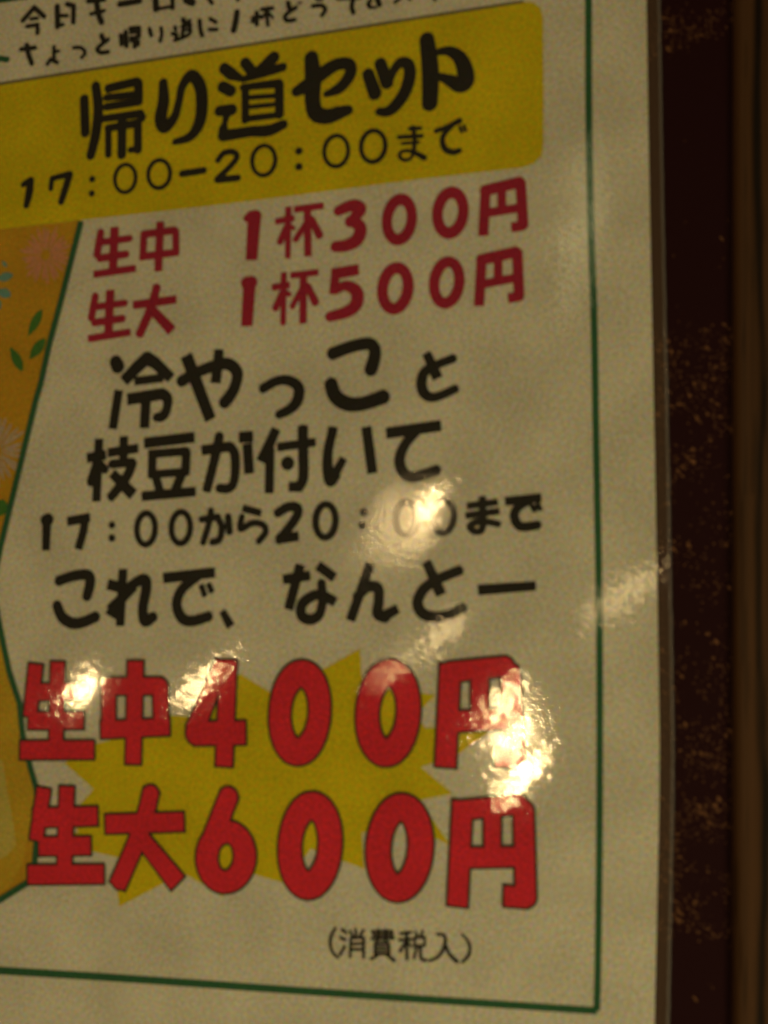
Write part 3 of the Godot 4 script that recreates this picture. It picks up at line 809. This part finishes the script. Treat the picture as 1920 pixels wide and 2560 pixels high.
		["や", [["lf", [-43.62, 34.38, 1.41, -37.78, 20.49, 1.27]], ["sf", [-44.88, 28.87, 1.26, -41.54, 30.41, 1.17, -37.39, 31.62, 1.22, -34.09, 31.88, 1.27, -32.01, 30.22, 1.27, -31.98, 28.08, 1.21, -33.05, 25.65, 1.27, -34.8, 23.71, 1.32]], ["lf", [-36, 35.06, 1.06, -36.73, 28.04, 1.16]]]],
		["っ", [["sf", [-26.31, 26.03, 1.01, -22.99, 27.49, 1, -20.24, 27.38, 1.05, -18.13, 25.81, 1.16, -18.34, 23.3, 1.21, -19.91, 21.59, 1.05, -22.63, 20.51, 0.89]]]],
		["こ", [["sf", [-11.14, 32.09, 1.32, -6.79, 33.29, 1.25, -3.16, 33.64, 1.25, -1.77, 32.56, 1.24, -1.82, 30.46, 1.35, -2.59, 28.15, 1.4]], ["sf", [-11.12, 26.25, 1.42, -10.12, 23.54, 1.5, -7.59, 21.84, 1.49, -4.24, 21.62, 1.4, 0.59, 22.82, 1.47]]]],
		["と", [["lf", [9.12, 30.85, 0.9, 11.45, 25.57, 1.11]], ["sf", [14.94, 29.37, 0.89, 11.33, 28.3, 0.84, 8.76, 27.06, 1.01, 8.08, 24.65, 1.11, 8.89, 22.57, 1.06, 11.04, 21.91, 0.89, 15.45, 23.41, 0.84]]]],
	]},
	{"called": "offer_text", "label": "bold black offer line under it", "ink": "black", "on": 0, "characters": [
		["枝", [["lf", [-63.89, 18.06, 1.01, -64.21, 4.75, 1]], ["lf", [-66.77, 14.1, 1.04, -62.13, 14.54, 1.03]], ["lr", [-64.32, 12.82, 1.03, -65.62, 9.03, 1.03]], ["lr", [-63.68, 12.78, 0.92, -62.34, 11.43, 0.91]], ["lf", [-61.7, 14.93, 0.97, -54.47, 15.53, 0.96]], ["lf", [-57.97, 18.23, 1, -57.95, 12.23, 0.99]], ["lr", [-60.63, 12.49, 0.94, -55.9, 12.63, 0.93]], ["sf", [-55.61, 12.74, 1.02, -57.26, 9.39, 1.08, -61.04, 5.25, 1.02]], ["lf", [-60.59, 10.58, 1.03, -55.46, 5.76, 1.3]]]],
		["豆", [["lf", [-53.12, 16.5, 1.13, -41.38, 17.08, 1.11]], ["lf", [-51.11, 15.04, 0.99, -51.14, 9.22, 0.98]], ["lr", [-51.09, 14.15, 0.9, -43.23, 14.27, 0.89]], ["lf", [-43.23, 14.35, 1, -43.37, 9.59, 1]], ["lf", [-52, 9.84, 0.84, -42.6, 9.98, 0.83]], ["lf", [-50.29, 9.3, 0.95, -49.19, 6.23, 0.95]], ["lf", [-44.13, 9.63, 1, -45.66, 6.32, 1]], ["lf", [-53.46, 5.36, 1.01, -40.93, 5.8, 0.99]]]],
		["が", [["lf", [-39.76, 14.23, 1.05, -32.9, 14.7, 1.04]], ["sf", [-35.67, 17.3, 0.99, -36.52, 13.11, 1.04, -38.53, 5.61, 0.99]], ["sr", [-33.04, 14.53, 0.98, -32.14, 12.87, 1.04, -32.02, 9.39, 0.98, -32.53, 6.82, 0.93, -33.88, 6.07, 0.98, -35.52, 6.22, 0.93]], ["lf", [-29.38, 15.07, 1.09, -28.9, 8.86, 1.08]], ["lf", [-31.29, 16.42, 1.15, -28.12, 16.49, 1.14]]]],
		["付", [["lf", [-22.95, 17.73, 1, -26.16, 11.12, 1.28]], ["lf", [-24.3, 13.81, 1, -24.41, 4.67, 0.99]], ["lf", [-22.72, 13.94, 0.89, -14.3, 14.52, 0.87]], ["sr", [-17.16, 17.11, 1.1, -16.98, 12.08, 1.1, -16.95, 7.61, 1.09, -17.64, 5.93, 1.04]], ["lf", [-17.11, 18.04, 1.1, -17.09, 15.52, 1.1]], ["lf", [-17.07, 5.64, 1.04, -20.15, 5.79, 0.99]], ["lr", [-20.4, 10.55, 1.43, -20.38, 10.55, 1.43]]]],
		["い", [["sr", [-10.7, 16.47, 0.98, -11.61, 12.58, 1.03, -11.68, 8.92, 1.14, -11.1, 6.53, 1.19, -10.04, 7.53, 1.08]], ["lf", [-10.51, 17.37, 1.01, -10.92, 15.43, 1.01]], ["lf", [-10.6, 7.03, 1.03, -8.24, 10.96, 0.81]], ["lf", [-3.46, 16.95, 1.07, -2.15, 7.6, 1.07]]]],
		["て", [["lf", [0.73, 15.4, 1.12, 12.14, 16.26, 1.1]], ["sf", [7.12, 15.41, 0.9, 4.68, 12.97, 1, 3.51, 9.94, 1.11, 4.4, 7.38, 1.11, 6.56, 6.45, 1.05, 11.66, 7.67, 1.04]]]],
	]},
	{"called": "hours_text", "label": "black hours line half hidden by the glare", "ink": "black", "on": 0, "characters": [
		["1", [["lr", [-76.49, 1.36, 1.22, -75.92, 1.41, 1.38]], ["lf", [-76.17, 2.17, 1.14, -76.19, -5.16, 0.93]]]],
		["7", [["lf", [-71.18, 0.82, 0.97, -65.66, 1.49, 0.96]], ["lf", [-66.71, 1.79, 0.96, -67.19, -1.46, 0.96, -68.32, -5.16, 0.96]]]],
		[":", [["lr", [-60.38, -0.35, 0.75, -60.35, -0.35, 0.75]], ["lr", [-60.32, -3.07, 0.79, -60.28, -3.07, 0.79]]]],
		["0", [["o", [-52.32, -1.46, 2.82, -0.24, 0.15, 3.91, 0.51, 0.67]]]],
		["0", [["o", [-44.25, -1.51, 2.84, -0.24, 0.16, 3.87, 0.53, 0.67]]]],
		["か", [["lr", [-39.5, -0.02, 0.69, -35.82, 0.38, 0.69]], ["sr", [-37.42, 1.71, 0.69, -37.74, -0.66, 0.69, -39.08, -4.72, 0.69]], ["sr", [-36, 0.29, 0.73, -34.92, -1.71, 0.72, -35.41, -4.22, 0.72, -36.98, -4.73, 0.73]], ["lr", [-33.49, 0.28, 0.76, -33.17, -2.72, 0.76]]]],
		["ら", [["lf", [-30.29, 1.94, 0.76, -26.15, 0.7, 0.75]], ["sr", [-30.44, 0.16, 0.68, -30.68, -2.28, 0.68, -28.01, -1.19, 0.68, -25.68, -1.69, 0.68, -25.12, -3.18, 0.68, -26.6, -4.9, 0.68]]]],
		["2", [["sr", [-22.43, 0.65, 0.95, -20.16, 1.74, 0.95, -18.09, 1.36, 0.95, -18.66, -0.77, 0.95, -22.06, -4.76, 0.95]], ["lf", [-22.77, -4.7, 0.99, -17.86, -4.2, 0.98]]]],
		["0", [["o", [-12.09, -1.39, 2.87, -0.25, 0.2, 3.97, 0.49, 0.66]]]],
		[":", [["lr", [-3.98, -0.01, 0.8, -3.94, -0.01, 0.8]], ["lr", [-4.23, -2.58, 0.8, -4.2, -2.58, 0.8]]]],
		["0", [["o", [4.93, -1.54, 2.88, -0.26, 0.22, 3.9, 0.51, 0.66]]]],
		["0", [["o", [12.44, -1.49, 2.83, -0.26, 0.23, 3.87, 0.54, 0.68]]]],
		["ま", [["lf", [17.25, 0.28, 0.66, 23.47, 0.8, 0.65]], ["lf", [16.95, -1.57, 0.66, 23.81, -0.93, 0.65]], ["lf", [20.38, 2.07, 0.69, 20.52, -3.71, 0.69]], ["sr", [20.52, -3.19, 0.65, 20.09, -4.55, 0.65, 18.66, -4.6, 0.66, 17.84, -3.6, 0.66, 19.38, -2.8, 0.66, 21.24, -2.88, 0.65, 23.44, -3.41, 0.65]]]],
		["で", [["lf", [24.89, 0.84, 0.84, 32.01, 1.28, 0.83]], ["sf", [29.74, 0.87, 0.76, 27.27, -0.56, 0.84, 26.73, -2.24, 0.91, 27.94, -4.09, 0.87, 31.61, -3.86, 0.83]], ["lr", [30.18, -0.28, 0.49, 30.63, -1.04, 0.49]], ["lr", [31.3, -0.05, 0.49, 31.74, -0.82, 0.49]]]],
	]},
	{"called": "exclamation_text", "label": "black line leading to the set prices", "ink": "black", "on": 0, "characters": [
		["こ", [["sf", [-73.24, -11.78, 1.1, -69.4, -10.75, 1.1, -65.88, -10.65, 1.15, -65.29, -12.36, 1.21, -66.09, -15.36, 1.09]], ["sf", [-73.23, -16.62, 1.16, -71.85, -19.29, 1.22, -69.3, -20.61, 1.21, -66.7, -20.43, 1.15, -63.5, -19.25, 1.14]]]],
		["れ", [["lf", [-57.54, -9.61, 1.02, -57.74, -15.22, 1.02, -57.98, -21.41, 1.01]], ["lf", [-61.09, -12.67, 1.14, -57.07, -13.69, 1.13]], ["lf", [-54.7, -13.19, 1.01, -60.48, -18.1, 1.2]], ["lf", [-60.97, -17.81, 1.08, -57.9, -19.41, 1.07]], ["sr", [-57.06, -14.39, 1.01, -54.71, -12.64, 1.07, -52.42, -11.94, 1.19, -52, -13.82, 1.18, -52.71, -17.84, 1.12, -52.18, -20.49, 1.18, -50.32, -19.69, 1.06]]]],
		["で", [["lf", [-48.12, -11.78, 1.09, -36.32, -10.92, 1.07]], ["sf", [-40.07, -11.5, 0.99, -43.73, -14.16, 1.05, -44.91, -17.17, 1.11, -43.72, -19.95, 1.17, -41.31, -20.68, 1.1, -37.2, -19.66, 1.04]], ["lf", [-39.43, -13.31, 0.64, -38.47, -15.8, 0.64]], ["lf", [-37.81, -13.07, 0.64, -36.87, -15.02, 0.64]]]],
		["、", [["lf", [-34.57, -18.76, 0.75, -32.62, -21.92, 1.03]]]],
		["な", [["lf", [-21.22, -12.8, 0.98, -15.31, -12.13, 0.97]], ["lf", [-17.47, -9.89, 1.01, -19.96, -18.81, 1.01]], ["lf", [-13.72, -10.17, 1, -10.1, -12.75, 1]], ["lr", [-12.88, -13.81, 0.93, -12.56, -17.42, 0.93]], ["sr", [-12.49, -16.46, 0.93, -14.35, -16.07, 1, -16.89, -17.6, 1.08, -17.17, -19.9, 1.08, -15.37, -20.86, 1.07, -13.4, -19.97, 1, -12.63, -17.42, 0.93]], ["lf", [-12.86, -15.87, 1, -9.89, -17.55, 0.99]]]],
		["ん", [["lf", [-2.51, -10.1, 0.99, -6.75, -21.22, 0.99]], ["sr", [-5.3, -16.56, 0.99, -3.12, -14.74, 1.06, -0.94, -15.03, 1.05, -0.82, -17.68, 1.05, -1.04, -19.97, 1.12, 0.51, -20.67, 1.12]], ["lf", [-0.03, -20.66, 1.12, 3.21, -19.04, 0.9]]]],
		["と", [["lf", [9, -10.11, 0.97, 12.02, -16.62, 1.1]], ["sf", [16.14, -11.9, 0.96, 11.4, -13.6, 0.96, 8.39, -15.53, 1.03, 7.21, -18.19, 1.1, 8.55, -20.29, 1.1, 12.08, -20.79, 1.03, 16.8, -18.99, 0.95]]]],
		["ー", [["lf", [19.42, -15.87, 1.02, 30.77, -15.36, 0.86]]]],
	]},
	{"called": "set_price_text", "label": "big red outlined price row, medium set", "ink": "red", "on": 2, "characters": [
		["生", [["lf", [-77.84, -29.12, 1.66, -78.96, -39.92, 1.51]], ["lf", [-72.55, -28.67, 1.61, -72.5, -46.8, 1.59]], ["lf", [-79.42, -34.94, 1.66, -65.2, -34.65, 1.62]], ["lf", [-79.24, -40.85, 1.72, -66.11, -40.71, 1.69]], ["lf", [-81.08, -46.96, 1.87, -63.47, -46.72, 1.82]]]],
		["中", [["lf", [-54.1, -28.67, 1.74, -54.21, -49.45, 1.72]], ["lf", [-61.9, -33.74, 1.68, -48.11, -33.73, 1.65]], ["lf", [-60.29, -32.21, 1.54, -60.01, -44.25, 1.53]], ["lr", [-48.29, -33.89, 1.65, -47.89, -41.44, 1.64]], ["lf", [-61.8, -42.64, 1.68, -46.06, -41.91, 1.64]]]],
		["4", [["lf", [-33, -28.7, 1.81, -33.67, -49.62, 1.8]], ["lf", [-34.3, -29.01, 1.48, -40.35, -42.68, 2.02]], ["lr", [-39.98, -43.15, 2.23, -35.35, -43.12, 2.21]], ["lf", [-40.34, -43.25, 2.29, -29.08, -42.99, 2.25]]]],
		["0", [["o", [-17.33, -39.04, 6.49, -0.4, 0.71, 10.15, 0.31, 0.5]]]],
		["0", [["o", [1.16, -39.01, 6.52, -0.41, 0.76, 10.14, 0.29, 0.5]]]],
		["円", [["lf", [13.87, -29.94, 2.02, 12.79, -49.12, 2]], ["lr", [13.94, -31.29, 1.81, 24.55, -30.36, 1.78]], ["lf", [12.07, -31.79, 1.74, 17.5, -30.98, 1.73]], ["lr", [25.76, -31.71, 1.84, 26.42, -46.96, 1.82]], ["lf", [26.42, -47.29, 1.75, 22.67, -47.16, 1.77]], ["lf", [19.7, -31.33, 1.65, 19.64, -40.04, 1.65]], ["lf", [13.54, -40.73, 1.87, 26.38, -40.02, 1.83]]]],
	]},
	{"called": "set_price_text", "label": "big red outlined price row, large set", "ink": "red", "on": 2, "characters": [
		["生", [["lf", [-75.12, -54.75, 1.61, -76.67, -65.36, 1.53]], ["lf", [-69.62, -54.31, 1.67, -69.8, -72.12, 1.65]], ["lf", [-77.52, -60.85, 1.9, -62.29, -60.09, 1.85]], ["lf", [-75.96, -66.61, 1.82, -63.76, -66.08, 1.78]], ["lf", [-78.43, -72.44, 1.89, -60.56, -71.66, 1.84]]]],
		["大", [["lf", [-60.26, -61.66, 1.85, -42.5, -60.75, 1.8]], ["sf", [-49.87, -54.62, 1.75, -52.15, -62.69, 1.82, -57.31, -73.95, 1.83]], ["lf", [-53.67, -62.4, 1.55, -43.66, -72.78, 1.99]]]],
		["6", [["sf", [-32.37, -55.1, 1.98, -34.82, -60.94, 2.05, -37.1, -66.78, 2.12]], ["o", [-33.04, -67.35, 6.47, -0.29, 0.59, 6.95, 0.28, 0.4]]]],
		["0", [["o", [-14.96, -64.58, 6.62, -0.22, 0.72, 10.15, 0.28, 0.5]]]],
		["0", [["o", [3.52, -64.42, 6.68, -0.23, 0.76, 10.01, 0.28, 0.51]]]],
		["円", [["lf", [16.19, -55.45, 1.91, 15.04, -74.74, 1.9]], ["lr", [16.19, -57.11, 1.71, 27.1, -55.82, 1.68]], ["lr", [28.01, -57, 1.87, 28.3, -72.56, 1.86]], ["lf", [28.4, -72.72, 1.79, 24.19, -72.57, 1.8]], ["lf", [22, -56.98, 1.56, 21.93, -65.82, 1.55]], ["lf", [15.54, -65.97, 1.77, 28.2, -65.29, 1.73]]]],
	]},
	{"called": "tax_text", "label": "small thin black note about tax at the bottom", "ink": "black", "on": 0, "characters": [
		["（", [["sr", [-9.6, -80.03, 0.24, -10.52, -81.67, 0.31, -10.64, -83.27, 0.31, -10.08, -84.63, 0.31, -9.09, -85.53, 0.23]]]],
		["消", [["lr", [-8.17, -80.26, 0.31, -7.35, -80.76, 0.31]], ["lr", [-8.49, -81.77, 0.31, -7.65, -82.08, 0.31]], ["lr", [-8.7, -85.05, 0.26, -7.65, -83.31, 0.26]], ["lr", [-5.43, -80.03, 0.26, -5.38, -81.51, 0.26]], ["lr", [-6.56, -80.44, 0.26, -6.12, -81.21, 0.26]], ["lr", [-3.79, -80.11, 0.26, -4.45, -81.07, 0.26]], ["lr", [-6.41, -81.86, 0.26, -6.55, -85.23, 0.26]], ["lr", [-6.41, -81.76, 0.26, -3.9, -81.5, 0.26]], ["lr", [-3.79, -81.53, 0.31, -3.78, -85.18, 0.31]], ["lr", [-6.4, -82.81, 0.26, -3.9, -82.61, 0.26]], ["lr", [-6.4, -83.84, 0.26, -3.89, -83.67, 0.26]]]],
		["費", [["lr", [-2.06, -80.3, 0.26, 1.93, -80.03, 0.26]], ["lr", [-1.9, -80.95, 0.26, 2.04, -80.7, 0.26]], ["lr", [-2.16, -81.65, 0.26, 2.25, -81.33, 0.26]], ["lr", [-0.76, -79.81, 0.21, -1.08, -81.99, 0.21]], ["lr", [0.69, -79.74, 0.21, 0.75, -81.9, 0.21]], ["lr", [2.04, -80.03, 0.23, 2.19, -81.44, 0.23]], ["lr", [-1.47, -82.4, 0.26, -1.47, -84.37, 0.26]], ["lr", [-1.47, -82.4, 0.26, 1.29, -82.19, 0.26]], ["lr", [1.33, -82.18, 0.26, 1.42, -84.22, 0.26]], ["lr", [-1.47, -83.09, 0.21, 1.29, -82.89, 0.21]], ["lr", [-1.47, -83.74, 0.21, 1.29, -83.54, 0.21]], ["lr", [-1.47, -84.41, 0.26, 1.42, -84.22, 0.26]], ["lr", [-0.86, -84.54, 0.28, -2.2, -85.39, 0.28]], ["lr", [0.86, -84.45, 0.26, 2.36, -85.35, 0.38]]]],
		["税", [["lr", [3.69, -80.42, 0.26, 5.82, -80.04, 0.26]], ["lr", [3.43, -81.57, 0.26, 5.99, -81.29, 0.25]], ["lr", [4.93, -80.32, 0.31, 4.97, -85.01, 0.31]], ["lr", [4.82, -81.7, 0.26, 3.6, -83.71, 0.26]], ["lr", [5.14, -81.88, 0.26, 5.88, -82.66, 0.25]], ["lr", [6.67, -79.88, 0.23, 7.06, -80.51, 0.23]], ["lr", [8.22, -79.73, 0.23, 7.8, -80.47, 0.23]], ["lr", [6.57, -80.98, 0.25, 8.54, -80.83, 0.25, 8.53, -82.33, 0.25, 6.56, -82.58, 0.25, 6.57, -80.98, 0.25]], ["lr", [6.95, -82.57, 0.25, 6.41, -84.78, 0.25]], ["sr", [7.69, -82.53, 0.3, 7.79, -84.76, 0.3, 8.78, -85, 0.3]]]],
		["入", [["sr", [10.96, -80.18, 0.25, 12.5, -80.38, 0.3, 12.43, -82.28, 0.33, 11.27, -84.19, 0.28, 9.37, -85.12, 0.2]], ["sr", [12.53, -81.7, 0.3, 13.36, -83.59, 0.35, 14.81, -84.9, 0.4]]]],
		["）", [["sr", [15.92, -79.98, 0.23, 17.02, -81.09, 0.28, 17.42, -82.32, 0.3, 17.06, -83.82, 0.3, 15.89, -85, 0.22]]]],
	]},
]
